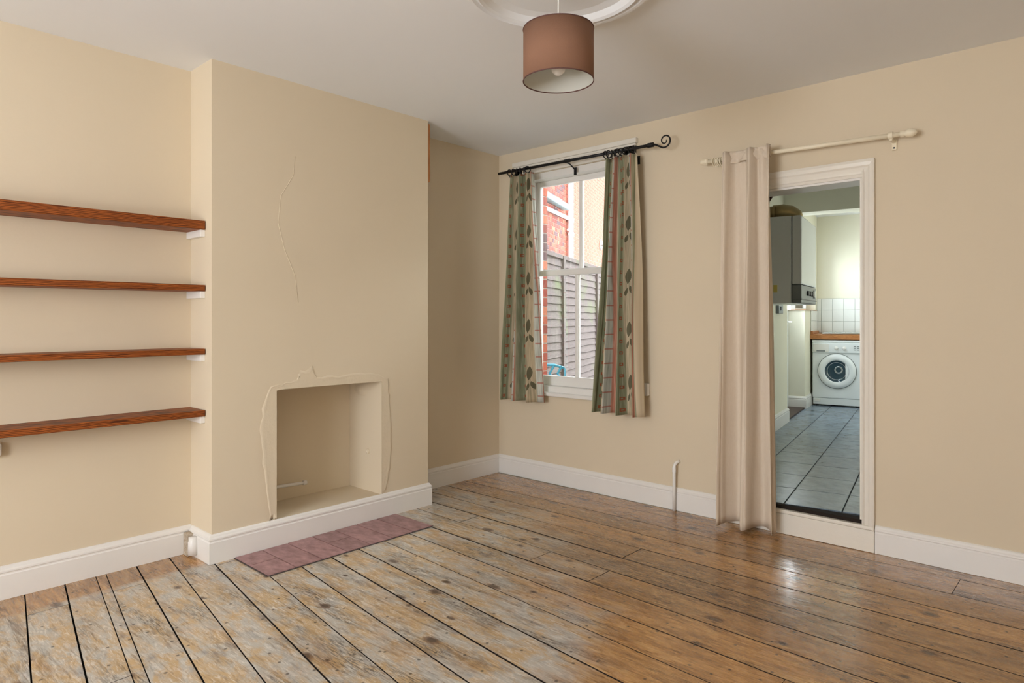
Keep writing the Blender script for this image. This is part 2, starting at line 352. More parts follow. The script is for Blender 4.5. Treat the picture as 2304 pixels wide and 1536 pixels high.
def curtain_mat():
    a = N('striped_leaf_curtain_fabric'); uv = a.n('ShaderNodeUVMap').outputs[0]; s = a.n('ShaderNodeSeparateXYZ'); a.l(uv, s.inputs[0])
    U, V = s.outputs[0], s.outputs[1]                                   # metres of cloth
    f = a.math('FRACT', a.math('MULTIPLY', U, 1 / .62))
    r = a.n('ShaderNodeValToRGB'); r.color_ramp.interpolation = 'LINEAR'; e = r.color_ramp.elements
    GR, GR2, CR, PK, PL = rgb(142, 144, 114), rgb(168, 168, 138), rgb(214, 198, 168), rgb(206, 140, 118), rgb(214, 214, 204)
    st = [(0, GR2), (.09, GR), (.20, GR2), (.22, CR), (.40, CR), (.42, PL), (.58, PL), (.60, PK), (.67, PK), (.69, rgb(208, 200, 172)), (.73, GR2), (.88, GR), (.97, GR), (1, GR2)]
    e[0].position, e[0].color = st[0]; e[1].position, e[1].color = st[-1]
    for p_, c in st[1:-1]: x = e.new(p_); x.color = c
    a.l(f, r.inputs[0]); col = r.outputs[0]
    sv = a.n('ShaderNodeCombineXYZ'); a.l(a.math('MULTIPLY', U, 70), sv.inputs[0]); a.l(a.math('MULTIPLY', V, 5), sv.inputs[1])
    k = a.noise(sv.outputs[0], 1, 4); col = a.mix(a.mapr(k, .45, .7, 0, .5), col, rgb(104, 112, 86)); col = a.mix(a.mapr(k, .45, .3, 0, .4), col, rgb(232, 224, 204))
    def rect(u0, u1, per, v0, v1):
        fv = a.math('FRACT', a.math('MULTIPLY', V, 1 / per))
        inu = a.math('MULTIPLY', a.math('GREATER_THAN', f, u0), a.math('LESS_THAN', f, u1))
        inv = a.math('MULTIPLY', a.math('GREATER_THAN', fv, v0), a.math('LESS_THAN', fv, v1)); return a.math('MULTIPLY', inu, inv)
    for u0 in (.11, .80):
        sq = a.math('SUBTRACT', rect(u0, u0 + .07, .078, .3, .58), rect(u0 + .02, u0 + .05, .078, .38, .5), clamp=True)
        col = a.mix(a.math('MULTIPLY', sq, .85), col, rgb(170, 82, 54))
    col = a.mix(a.math('MULTIPLY', rect(.43, .60, .10, .42, .52), .7), col, rgb(186, 100, 80))
    fv = a.math('FRACT', a.math('MULTIPLY', V, 1 / .36))
    def leaf(cu, cv, ru, rv, sh):
        du = a.math('SUBTRACT', a.math('SUBTRACT', f, cu), a.math('MULTIPLY', a.math('SUBTRACT', fv, cv), sh)); dv = a.math('SUBTRACT', fv, cv)
        q = a.math('ADD', a.math('ABSOLUTE', a.math('DIVIDE', du, ru)), a.math('POWER', a.math('ABSOLUTE', a.math('DIVIDE', dv, rv)), 2)); return a.math('LESS_THAN', q, 1)
    lf = a.math('MAXIMUM', leaf(.31, .62, .055, .15, .1), a.math('MAXIMUM', leaf(.36, .36, .035, .09, -.25), leaf(.27, .33, .03, .08, .3)))
    col = a.mix(a.math('MULTIPLY', lf, .85), col, rgb(92, 90, 66))
    col = a.mix(a.math('GREATER_THAN', U, 1.085), col, rgb(228, 212, 184))           # plain lining returning at the edge
    a.l(col, a.p.inputs['Base Color']); a.p.inputs['Roughness'].default_value = .9; a.p.inputs['Specular IOR Level'].default_value = .2
    # cloth lets a little daylight through
    tl = a.n('ShaderNodeBsdfTranslucent'); a.l(col, tl.inputs[0]); mx = a.n('ShaderNodeMixShader', i_0=.25); a.l(a.p.outputs[0], mx.inputs[1]); a.l(tl.outputs[0], mx.inputs[2]); a.l(mx.outputs[0], a.out.inputs[0])
    return a.m
M['curtain'] = curtain_mat()
def calico():
    a = N('cream_calico'); P = a.pos(); nz = a.noise(a.scale(P, (200, 200, 30)), 1, 3)
    c = a.mix(nz, rgb(232, 216, 196), rgb(243, 230, 212)); a.l(c, a.p.inputs['Base Color']); a.p.inputs['Roughness'].default_value = .9; a.p.inputs['Specular IOR Level'].default_value = .2
    tl = a.n('ShaderNodeBsdfTranslucent'); a.l(c, tl.inputs[0]); mx = a.n('ShaderNodeMixShader', i_0=.2); a.l(a.p.outputs[0], mx.inputs[1]); a.l(tl.outputs[0], mx.inputs[2]); a.l(mx.outputs[0], a.out.inputs[0])
    a.bump(a.noise(P, 14, 4), .25, .01); return a.m
M['calico'] = calico()

# ------------------------------------------------------------------ room dimensions
H = 2.6; XA = 0.05; XB = 0.312; YN = -2.481; YF = -1.029; XR = 4.25; YB = -6.2
DX0, DX1, DZ0, DZ1 = 2.02, 2.735, 0.165, 2.03       # kitchen doorway
WX0, WX1, WZ0, WZ1 = 0.275, 1.225, 0.69, 2.40        # window opening
TW = 0.16; TX = 0.19                                # wall thickness at doorway / at window

# ------------------------------------------------------------------ floor: boards on a dark void
fl = struct(obj('floor', B().box(-.1, XR + .1, YB - .1, .02, -.08, -.024), M['gap']), 'wide worn pine floorboards with dark gaps covering the room', 'floor')
LN = [(-5.00 - .18 * k, -5.42 - .19 * k) for k in range(8, 0, -1)] + [(-5.00, -5.42), (-4.82, -5.22), (-4.64, -5.03), (-4.46, -4.84), (-4.29, -4.66), (-4.12, -4.48), (-3.955, -4.31), (-3.79, -4.145), (-3.625, -3.98), (-3.46, -3.815),
      (-3.299, -3.654), (-3.144, -3.498), (-3.012, -3.363), (-2.828, -3.16), (-2.666, -2.985), (-2.50, -2.80), (-2.336, -2.607), (-2.169, -2.412), (-1.997, -2.208), (-1.83, -2.004),
      (-1.664, -1.788), (-1.487, -1.583), (-1.321, -1.387), (-1.146, -1.195), (-.973, -1.001), (-.80, -.798), (-.60, -.586), (-.405, -.375), (-.215, -.155), (-.03, -.005)]
def lane_y(i, x): a, b = LN[i]; return a + (b - a) * (x - .5) / 2
JN0 = {24: [(onZ(1418, 1246).x)], 22: [onZ(1210, 1253).x, onZ(1338, 1300).x], 23: [onZ(1050, 1169).x], 25: [onZ(986, 1140).x + .05], 10: [onZ(66, 1383).x], 11: [onZ(282, 1524).x], 27: [3.2], 20: [2.9], 17: [2.75], 14: [2.2], 15: [.36], 13: [.33], 12: [.33]}
JN = {k + 8: v for k, v in JN0.items()}
def board(q, z1=0.0):
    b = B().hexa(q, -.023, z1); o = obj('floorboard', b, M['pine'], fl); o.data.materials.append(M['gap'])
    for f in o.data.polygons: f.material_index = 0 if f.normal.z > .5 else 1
    return o
GAP = .0065
for i in range(len(LN) - 1):
    xs = [-.08] + sorted(JN.get(i, [])) + [XR + .05]
    for a_, b_ in zip(xs[:-1], xs[1:]):
        a2, b2 = a_ + .0012, b_ - .0012
        g = GAP * random.choice((.75, .9, 1, 1.2))
        q = [(a2, lane_y(i, a2) + g / 2), (b2, lane_y(i, b2) + g / 2), (b2, lane_y(i + 1, b2) - g / 2), (a2, lane_y(i + 1, a2) - g / 2)]
        q = [(x, min(max(y, YB - .05), 0.0)) for x, y in q]
        if q[2][1] - q[1][1] < .01 and q[3][1] - q[0][1] < .01: continue
        if i == 20 and a_ < .5:            # split lane: narrow fillet strip beside the board
            m = lambda x: lane_y(i, x) + .042
            board([(a2, lane_y(i, a2)), (b2, lane_y(i, b2)), (b2, m(b2) - .002), (a2, m(a2) - .002)]); board([(a2, m(a2) + .002), (b2, m(b2) + .002), q[2], q[3]]); continue
        board(q, random.uniform(-.0012, .0008))

# ------------------------------------------------------------------ walls and ceiling
bw = B()
for x0, x1, z0, z1, th in ((-.1, WX0, 0, H, TX), (WX0, WX1, 0, WZ0, TX), (WX0, WX1, WZ1, H, TX), (WX1, 1.62, 0, H, TX), (1.62, DX0, 0, H, TW), (DX0, DX1, DZ1, H, TW), (DX0, DX1, 0, .12, TW), (DX1, XR + .1, 0, H, TW)):
    bw.box(x0, x1, 0, th, z0 if z0 > 0 else -.12, z1)
wall_back = struct(obj('wall_back', bw, M['wall']), 'cream painted wall holding the sash window and the kitchen doorway', 'wall')
lw = B().box(-.15, 0, YF - .3, 0, 0, H)
struct(obj('wall_left', lw, M['wall']), 'pale cream alcove wall between chimney breast and window corner', 'wall')
struct(obj('wall_alcove', B().box(XA - .15, XA, YB - .1, YN + .3, 0, H), M['wall']), 'cream wall at the back of the shelved alcove', 'wall')
# chimney breast with the open fireplace recess
OY0, OY1, OZ0, OZ1 = -2.125, -1.412, 0.143, 0.864
cb = B().box(-.06, XB, YN, OY0, 0, H).box(-.06, XB, OY1, YF, 0, H).box(-.06, XB, OY0, OY1, OZ1, H).box(-.06, XB, OY0, OY1, 0, OZ0).box(-.10, -.04, OY0 - .05, OY1 + .05, 0, 1)
breast = struct(obj('wall_chimney_breast', cb, M['breast']), 'projecting cream chimney breast with an open square fireplace recess', 'chimney breast')
def ring_patch():
    """ragged filled plaster standing slightly proud round the opening"""
    r = random.Random(3); b = B()
    px = [(622, 1166), (605, 1172), (600, 1120), (590, 1040), (583, 970), (592, 900), (608, 872), (640, 862), (668, 852), (676, 832), (700, 824), (712, 846), (760, 846), (800, 838), (845, 838), (873, 850), (876, 890), (882, 960), (880, 1040), (872, 1085), (860, 1112)]
    inner = [(622, 1166), (622, 1160), (622, 1120), (622, 1040), (622, 970), (622, 900), (622, 878), (640, 874.5), (668, 872), (690, 870.5), (705, 869), (725, 867.5), (760, 865), (800, 862), (845, 859), (858.5, 858), (858.5, 890), (858.5, 960), (858.5, 1040), (858.5, 1085), (858.5, 1110)]
    op = [onX(u, v, XB) for u, v in px]; ip = [onX(u, v, XB) for u, v in inner]
    for p in ip: p.y = min(max(p.y, OY0 - .001), OY1 + .001); 
    n = 8; rows = []
    O2, I2 = [], []
    for k in range(len(op) - 1):
        for s in range(4):
            t = s / 4; jo = Vector((0, r.uniform(-.008, .008), r.uniform(-.008, .008)))
            O2.append(op[k].lerp(op[k + 1], t) + jo); I2.append(ip[k].lerp(ip[k + 1], t))
    O2.append(op[-1]); I2.append(ip[-1])
    for o_, i_ in zip(O2, I2):
        row = []
        for j in range(n + 1):
            t = j / n; p = i_.lerp(o_, t); h = .0032 + r.uniform(-.0008, .0008)
            if j == n: h = -.002
            if j == n - 1: h = .0042 + r.uniform(-.0012, .0016)
            row.append((XB + h, p.y, p.z))
        rows.append(row)
    b.grid(lambda s, t: rows[round(t * (len(rows) - 1))][round(s * n)], n, len(rows) - 1)
    return b
obj('plaster_patch', ring_patch(), M['plaster'], breast, smooth=True)
ck = [onX(u, v, XB) for u, v in ((664, 352), (660, 395), (632, 440), (626, 500), (640, 560), (664, 620), (671, 680))]
obj('plaster_crack', B().tube([(p.x - .0012, p.y, p.z) for p in ck], .0026, 6), M['breast'], breast, smooth=True)
r4 = random.Random(5)
def lump(cy, cz, ry, rz, h, xf):
    b = B()
    b.grid(lambda s, t: xf(cy + (s - .5) * 2 * ry, cz + (t - .5) * 2 * rz, h * max(0, 1 - ((s - .5) ** 2 + (t - .5) ** 2) * 4.5) * r4.uniform(.5, 1.1) - .001), 8, 8); return b
obj('plaster_lump', lump(.10, .80, .09, .05, .016, lambda a_, z, h: (a_, OY1 - h, z)), M['plaster'], breast, smooth=True)
obj('plaster_stub', B().lathe((.17, OY1 + .002, .40), (0, -1, 0), [(.017, 0), (.016, .012), (.009, .015), (.008, .008), (0, .008)], 16), M['plaster'], breast, smooth=True)
rwl = B().box(XR, XR + .12, YB - .1, TW, 0, H)
struct(obj('wall_right', rwl, M['wall']), 'plain cream wall facing the chimney breast', 'wall')
fw_ = B()
for x0, x1, z0, z1 in ((-.1, 1.5, 0, H), (3.1, XR + .1, 0, H), (1.5, 3.1, 0, .8), (1.5, 3.1, 2.1, H)): fw_.box(x0, x1, YB - .12, YB, z0, z1)
struct(obj('wall_front', fw_, M['wall']), 'cream wall with a wide window opening facing the street', 'wall')
ceil = struct(obj('ceiling', B().box(-.15, XR + .12, YB - .12, TW, H, H + .1), M['ceiling']), 'flat white painted ceiling of the room', 'ceiling')
RC = Vector((2.124, -1.898, H))
rp = [(.0, -.012), (.06, -.012), (.075, -.03), (.10, -.012), (.26, -.008), (.30, -.014), (.318, -.034), (.330, -.042), (.342, -.030), (.350, -.026), (.360, -.036), (.374, -.036), (.386, -.022), (.394, -.012), (.396, 0), (0, 0)]
tag(obj('ceiling_rose', B().lathe(RC, (0, 0, 1), rp, 120), M['ceiling'], at=RC), 'round white plaster ceiling rose above the lampshade', 'ceiling rose')

# ------------------------------------------------------------------ skirting
PF = [(0, 0), (.020, 0), (.020, .108), (.0165, .112), (.0165, .117), (.0195, .122), (.019, .129), (.0145, .134), (.011, .142), (.006, .147), (0, .148)]
def skirt(name, path, label): return struct(obj(name, B().sweep(path, PF), M['trim']), label, 'skirting board')
skirt('baseboard_alcove', [(XA, YB), (XA, YN)], 'white skirting along the alcove wall under the wooden shelves')
skirt('baseboard_chimney', [(XA + .03, YN), (XB, YN), (XB, YF), (0, YF)], 'white moulded skirting wrapped round the chimney breast below the fireplace')
skirt('baseboard_left', [(0, YF), (0, 0), (.001, 0)], 'white skirting on the short wall between chimney breast and corner')
skirt('baseboard_back', [(0, 0), (1.99, 0)], 'white skirting under the window running to the door curtain')
skirt('baseboard_right', [(2.80, 0), (XR, 0)], 'glossy white skirting right of the kitchen doorway')

# hearth strip of quarry tiles
HX0, HX1, HY0, HY1 = XB + .022, .694, -2.372, -1.318
hearth = thing('hearth', 'strip of purple-red quarry tiles set in the floor before the fireplace', 'hearth', (.51, -1.84, 0))
obj('grout_bed', B().box(HX0, HX1 + .004, HY0 - .004, HY1 + .004, .001, .003), M['hearthgrout'], hearth)
cw = (HY1 - HY0) / 7
for k in range(7):
    y0, y1 = HY0 + k * cw + .0028, HY0 + (k + 1) * cw - .0028
    cuts = [HX0, HX0 + .17, HX1] if k in (0, 3) else [HX0, HX1]
    for x0, x1 in zip(cuts[:-1], cuts[1:]): obj('tile', B().box(x0 + .002, x1 - .002, y0, y1, .002, .0065), M['terracotta'], hearth, bev=.001)

# ------------------------------------------------------------------ doorway to the kitchen
CW = .062
dr = thing('door_1', 'white moulded door casing round the open kitchen doorway', 'door frame', (DX1, 0, 0), None, 'structure')
def casing_profile():  # (across from inner edge, out)
    return [(0, 0), (0, .016), (.008, .020), (.014, .012), (.020, .014), (.034, .020), (.040, .026), (.052, .028), (CW, .024), (CW, 0)]
def casing_side(x_in, sgn, z0, z1):
    b = B(); pr = casing_profile(); lo = [b.bm.verts.new((x_in + sgn * a_, -o_, z0)) for a_, o_ in pr]; hi = [b.bm.verts.new((x_in + sgn * a_, -o_, z1 + a_)) for a_, o_ in pr]
    k = len(pr)
    for j in range(k): b.bm.faces.new((lo[j], lo[(j + 1) % k], hi[(j + 1) % k], hi[j]))
    b.bm.faces.new(lo); b.bm.faces.new(hi[::-1]); return b
HZ = DZ1; HC = .095
obj('casing_upright', casing_side(DX1, 1, .135, HZ + HC - CW), M['casing'], dr); obj('casing_upright', casing_side(DX0, -1, .135, HZ + HC - CW), M['casing'], dr)
hb = B(); pr = [(a_ * HC / CW, o_) for a_, o_ in casing_profile()]
hb.bm.verts.ensure_lookup_table()
L_ = [hb.bm.verts.new((DX0 - a_ * CW / HC, -o_ - .0005, HZ + a_)) for a_, o_ in pr]; R_ = [hb.bm.verts.new((DX1 + a_ * CW / HC, -o_ - .0005, HZ + a_)) for a_, o_ in pr]
for j in range(len(pr)): hb.bm.faces.new((L_[j], L_[(j + 1) % len(pr)], R_[(j + 1) % len(pr)], R_[j]))
hb.bm.faces.new(L_); hb.bm.faces.new(R_[::-1]); obj('casing_head', hb, M['casing'], dr)
obj('head_lining', B().box(DX0, DX1, -.004, TW + .01, HZ - .012, HZ + .002), M['trim'], dr)
obj('jamb_lining', B().box(DX1 - .012, DX1 + .002, -.006, TW + .01, DZ0, HZ), M['casing'], dr); obj('jamb_lining', B().box(DX0 - .002, DX0 + .012, -.004, TW + .01, DZ0, HZ), M['casing'], dr)
st = thing('trim_1', 'white painted step board below the kitchen doorway', 'step', (2.4, 0, 0), None, 'structure')
obj('riser', B().box(DX0 - .06, 2.798, -.024, .002, 0, .118), M['casing'], st, bev=.003); obj('nosing', B().box(DX0 - .06, 2.798, -.030, .05, .119, .141), M['casing'], st, bev=.006)
obj('threshold_strip', B().box(DX0, DX1 + .03, .0, .06, .141, .161), M['gap'], st)

# ------------------------------------------------------------------ sash window
wn = thing('window_1', 'white painted sash window with two panes above and two below', 'window', (.76, .1, WZ0), None, 'structure')
T_ = M['trim']
fr = B(); YI, YO = .015, .185
fr.box(WX0, WX0 + .045, YI, YO, WZ0, WZ1).box(WX1 - .045, WX1, YI, YO, WZ0, WZ1).box(WX0 + .045, WX1 - .045, YI, YO, WZ1 - .05, WZ1)
fr.box(WX0 + .045, WX0 + .06, YI, .045, WZ0, WZ1 - .05).box(WX1 - .06, WX1 - .045, YI, .045, WZ0, WZ1 - .05)
obj('frame', fr, T_, wn, bev=.003)
cs = B(); 
for x0, x1, z0, z1 in ((WX0 - .085, WX0, WZ0 - .02, WZ1 + .085), (WX1, WX1 + .085, WZ0 - .02, WZ1 + .085), (WX0 - .085, WX1 + .085, WZ1, WZ1 + .07)): cs.box(x0, x1, -.018, 0, z0, z1)
cs.box(WX0 - .1, WX1 + .1, -.034, 0, WZ1 + .07, WZ1 + .105).box(WX0 - .09, WX1 + .09, -.026, 0, WZ1 + .055, WZ1 + .07)
obj('casing', cs, M['casing'], wn, bev=.004)
obj('sill', B().box(WX0 - .06, WX1 + .06, -.045, .02, WZ0 - .022, WZ0 + .006), T_, wn, bev=.007)
obj('stool', B().box(WX0, WX1, .0, .10, WZ0 + .0, WZ0 + .05), T_, wn, bev=.004)
SX0, SX1 = WX0 + .048, WX1 - .048; MX = (SX0 + SX1) / 2
def sash(name, y0, y1, z0, z1, bot, top):
    s = obj(name, B().box(SX0, SX0 + .03, y0, y1, z0, z1).box(SX1 - .03, SX1, y0, y1, z0, z1).box(SX0 + .03, SX1 - .03, y0, y1, z0, z0 + bot).box(SX0 + .03, SX1 - .03, y0, y1, z1 - top, z1), T_, wn, bev=.004)
    obj('glazing_bar', B().box(MX - .014, MX + .014, y0 + .004, y1 - .004, z0 + bot, z1 - top), T_, s, bev=.004)
    for a_, b_ in ((SX0 + .028, MX - .012), (MX + .012, SX1 - .028)):
        obj('pane', B().box(a_, b_, (y0 + y1) / 2 - .0015, (y0 + y1) / 2 + .0015, z0 + bot - .002, z1 - top + .002), M['glass'], s)
sash('upper_sash', .105, .145, 1.60, WZ1 - .05, .045, .04)
sash('lower_sash', .055, .097, WZ0 + .05, 1.635, .075, .042)
# brick jamb outside, brick by brick
r5 = random.Random(9)
hb_me = None
for k in range(24):
    for sx, x in ((1, WX0 - .012), (-1, WX1 + .012)):
        b = B().box(-.05, .05, -.03, .03, -.0325, .0325)
        z = WZ0 + .03 + k * .075
        if hb_me is None:
            o = obj('brick', b, M['brick'], wall_back, bev=.003); hb_me = o.data
        else:
            o = bpy.data.objects.new('brick', hb_me); COL.objects.link(o); o.parent = wall_back
        o.location = (x, .222 + r5.uniform(-.002, .002), z)
        # centre the brick so that its face stands at the reveal
        o.location.x = (.308 - .05) if sx > 0 else (WX1 - .033 + .05)
obj('brick_backing', B().box(WX0 - .1, .303, .19, .249, WZ0, WZ1).box(WX1 - .028, WX1 + .1, .19, .249, WZ0, WZ1), M['mortar'], wall_back)

# ------------------------------------------------------------------ curtains and rods
def lerp(a_, b_, t): return a_ + (b_ - a_) * t
def cloth(top, bot, zt, zb, y, folds, amp, ph, width, mat, name, parent=None, edge=0, nu=120, nv=48, sag=None, sharp=.6, at=None, ob=None):
    def fn(s, t):
        z = lerp(zb(s) if callable(zb) else zb, zt, t)
        a_, b_ = lerp(bot[0], top[0], t ** .9), lerp(bot[1], top[1], t ** .9)
        a = amp * lerp(1.0, .45, t ** 1.3)
        phi = 2 * math.pi * folds * (s + .03 * math.sin(5 * s + 2 * t)) + ph
        wv = math.sin(phi + .35 * math.sin(3 * t + s * 4)); wv = math.copysign(abs(wv) ** sharp, wv)
        wv += .25 * math.sin(phi * 2.3 + 1.7 * t)
        pinch = .3 * a * math.sin(phi * 3) * max(0, (t - .86) / .14)
        x = lerp(a_, b_, s) + .35 * a * math.cos(phi) * (.8 if .04 < s < .96 else .2)
        return (x, y - a * wv - pinch - .004 * math.sin(9 * t + 6 * s), z)
    b = B().grid(fn, nu, nv, lambda s, t: (s * width, t * abs(zt - (zb(.5) if callable(zb) else zb))))
    return obj(name, b, mat, parent, smooth=True, solid=.0025, at=at)
RY = -.125
rodL, rodR = onY(1122, 391, RY), onY(1466, 326, RY)
rz = lambda x: lerp(rodL.z, rodR.z, (x - rodL.x) / (rodR.x - rodL.x))
rod = thing('curtain_rod', 'black iron curtain pole with scroll finial over the sash window', 'curtain rod', (rodL.x, RY, rodL.z))
obj('pole', B().tube([rodL, ((rodL.x + rodR.x) / 2, RY, rz((rodL.x + rodR.x) / 2)), rodR], .0105, 14), M['black'], rod, smooth=True)
obj('collar', B().tube([(rodR.x - .03, RY, rodR.z), (rodR.x + .015, RY, rodR.z)], .0155, 14), M['black'], rod, bev=.003)
obj('collar', B().tube([(.78, RY, rz(.78)), (.83, RY, rz(.83))], .013, 14), M['black'], rod, bev=.002)
sp = []; fz = rodR.z
for k in range(9): t = k / 8; sp.append((rodR.x + .01 + .055 * t, RY, fz - .022 * math.sin(t * math.pi * .5) * t))
cxs, czs = rodR.x + .098, fz + .012
for k in range(46):
    t = k / 45; ang = -2.2 + t * 8.6; rr = .047 * (1 - .78 * t); sp.append((cxs + rr * math.cos(ang), RY, czs + rr * math.sin(ang)))
obj('scroll_finial', B().tube(sp, [.0065 - .003 * (i / len(sp)) for i in range(len(sp))], 8), M['black'], rod, smooth=True)
for bx_ in (.80, 1.34):
    z = rz(bx_); obj('bracket', B().tube([(bx_, -.02, z - .05), (bx_, -.045, z - .036), (bx_, RY * .7, z - .016), (bx_, RY, z - .012)], .005, 8).box(bx_ - .01, bx_ + .01, -.026, -.017, z - .085, z - .03), M['black'], rod)
def ring(parent, x, z, y, R, r, mat, tilt):
    b = B(); P = []
    for k in range(24):
        a_ = k * 2 * math.pi / 24; v = Vector((0, R * math.cos(a_), R * math.sin(a_))); v.rotate(Matrix.Rotation(tilt, 3, 'Z')); P.append((x + v.x, y + v.y, z - R * .35 + v.z))
    b.tube(P, r, 6, True); b.tube([(x, y, z - R * 1.35), (x + .002, y, z - R * 1.35 - .012)], r * .8, 6)
    return obj('curtain_ring', b, mat, parent, smooth=True)
def win_curtain(name, label, ut, ub, zt, zb, folds, ph, rings, width):
    t = thing(name, label, 'curtain', ((ub[0] + ub[1]) / 2, RY, zb), 'pair of patterned window curtains')
    zt = rz((ut[0] + ut[1]) / 2) - .036
    cloth(ut, ub, zt, zb, RY, folds, .048, ph, width, M['curtain'], 'drape', t)
    for x in rings: ring(t, x, rz(x), RY, .024, .004, M['black'], random.uniform(-.9, .9))
lt, lt2, lb, lb2 = onY(1152, 392, RY), onY(1200, 386, RY), onY(1133, 897, RY), onY(1216, 903, RY)
win_curtain('curtain', 'green and cream striped leaf-print curtain on the corner side of the window', (lt.x, lt2.x), (lb.x, lb2.x), 2.392, .622, 3.0, .4, (.235, .275, .31, .345, .385, .42), 1.0)
q1, q2, q3, q4 = onY(1368, 350, RY), onY(1431, 342, RY), onY(1337, 925, RY), onY(1447, 930, RY)
win_curtain('curtain', 'green and cream striped leaf-print curtain on the doorway side of the window', (q1.x, q2.x), (q3.x, q4.x), 2.392, .604, 3.4, 2.2, (1.14, 1.165, 1.19, 1.215, 1.24, 1.27, 1.30, 1.345), 1.15)

DYR = -.085
dl, d2 = onY(1590, 364, DYR), onY(2032, 301, DYR)
drod = thing('curtain_rod', 'cream wooden curtain pole with rounded ends above the kitchen doorway', 'curtain rod', (dl.x, DYR, dl.z))
dz = lambda x: lerp(dl.z, d2.z, (x - dl.x) / (d2.x - dl.x))
obj('pole', B().tube([dl, d2], .0125, 16), M['creamrod'], drod, smooth=True)
ax = (d2 - dl).normalized()
fp = [(.0, -.012), (.0165, -.012), (.0165, .004), (.013, .008), (.018, .016), (.0215, .028), (.021, .042), (.014, .056), (.006, .062), (0, .063)]
obj('finial', B().lathe(d2, ax, fp, 20), M['creamrod'], drod, smooth=True)
fp2 = [(0, -.01), (.017, -.01), (.0185, 0), (.0185, .02), (.015, .034), (.008, .042), (0, .044)]
obj('finial', B().lathe(dl, -ax, fp2, 20), M['creamrod'], drod, smooth=True)
for x in (onY(2004, 305, DYR).x, dl.x + .16):
    z = dz(x); b = B().box(x - .012, x + .012, -.012, 0, z - .062, z - .005); b.box(x - .008, x + .008, DYR, -.005, z - .026, z - .014)
    k = obj('bracket', b, M['creamrod'], drod, bev=.003); obj('cup', B().lathe((x - .011, DYR, z), ax, [(.013, 0), (.0185, 0), (.0185, .022), (.013, .022)], 20, True), M['creamrod'], k)
    obj('screw', B().lathe((x, -.0125, z - .05), (0, -1, 0), [(.0045, 0), (.004, .002), (0, .0022)], 12), M['dark'], k)
dc = thing('door_curtain', 'plain cream calico curtain hanging to the floor beside the kitchen doorway', 'curtain', (2.13, DYR, 0))
c1, c2, c3, c4 = [onY(u, v, DYR - .04) for u, v in ((1630, 352), (1737, 340), (1624, 1180), (1743, 1195))]
cloth((c1.x, c2.x), (c3.x, c4.x), 2.262, lambda s: .018 + .012 * abs(math.sin(s * 7)), DYR - .05, 2.05, .068, 1.0, 1.1, M['calico'], 'drape', dc, nu=110, sharp=.6)
cloth((c1.x + .004, c2.x - .001), (c1.x + .002, c2.x - .001), 2.264, 2.195, DYR - .046, 2.05, .021, 1.0, 1.1, M['calico'], 'header_band', dc, nu=90, nv=8, sharp=.75)
for k in range(5): x = onY(1606, 362, DYR).x + k * .012; ring(dc, x, dz(x), DYR, .021, .004, M['creamrod'], random.uniform(-.25, .25))

# ------------------------------------------------------------------ pendant lamp
LC = Vector((2.124, -1.898, 2.2)); LR = .139; LH = .203
pn = thing('pendant_lamp', 'mocha brown drum lampshade hanging from the ceiling rose', 'pendant lamp', LC)
obj('shade', B().lathe(LC, (0, 0, 1), [(LR, 0), (LR, LH), (LR - .001, LH), (LR - .001, 0)], 72, True), M['lamp_out'], pn, smooth=True)
obj('lining', B().lathe(LC, (0, 0, 1), [(LR - .0015, .002), (LR - .0015, LH - .002), (LR - .0025, LH - .002), (LR - .0025, .002)], 72, True), M['lamp_in'], pn, smooth=True)
for z in (0, LH): obj('rim_edging', B().tube([LC + Vector((LR * math.cos(k * math.pi / 36), LR * math.sin(k * math.pi / 36), z)) for k in range(72)], .0022, 6, True), M['lamp_trim'], pn, smooth=True)
sp_ = B()
for k in range(3): a_ = k * 2.094 + .4; sp_.tube([LC + Vector((.02 * math.cos(a_), .02 * math.sin(a_), LH - .03)), LC + Vector(((LR - .003) * math.cos(a_), (LR - .003) * math.sin(a_), LH - .004))], .0022, 6)
obj('spider_frame', sp_, M['whiteplastic'], pn)
obj('flex', B().tube([LC + Vector((0, 0, LH - .02)), LC + Vector((0, 0, .402))], .0032, 8), M['whiteplastic'], pn)
obj('lampholder', B().lathe(LC + Vector((0, 0, LH - .095)), (0, 0, 1), [(0, 0), (.019, 0), (.021, .03), (.016, .055), (.006, .085), (0, .085)], 20), M['whiteplastic'], pn, smooth=True)
obj('bulb', B().lathe(LC + Vector((0, 0, .022)), (0, 0, 1), [(0, 0), (.014, .004), (.026, .016), (.030, .034), (.026, .052), (.016, .072), (.014, .09)], 24), M['bulb'], pn, smooth=True)

# ------------------------------------------------------------------ shelves in the alcove
SF = .245
names = ['topmost', 'second from the top', 'third from the top', 'lowest']
for k, (u, vt, vb) in enumerate(((467, 497, 517), (467, 641, 655), (465, 784, 797), (466, 922, 936))):
    zt, zb = onX(u, vt, SF).z, onX(u, vb, SF).z
    lab = ['reddish stained pine shelf, topmost of the four in the alcove', 'reddish stained pine shelf, second from the top in the alcove', 'reddish stained pine shelf, third from the top in the alcove', 'reddish stained pine shelf, lowest of the four in the alcove'][k]
    s = thing('wall_shelf', lab, 'shelf', (XA, YN, zb), 'stained pine shelves in the alcove')
    obj('board', B().box(XA + .001, SF, -4.2, YN - .004, zb, zt), M['shelf'], s, bev=.003)
    obj('batten', B().box(XA + .002, SF - .012, YN - .024, YN, zb - .036, zb), M['trim'], s, bev=.002)
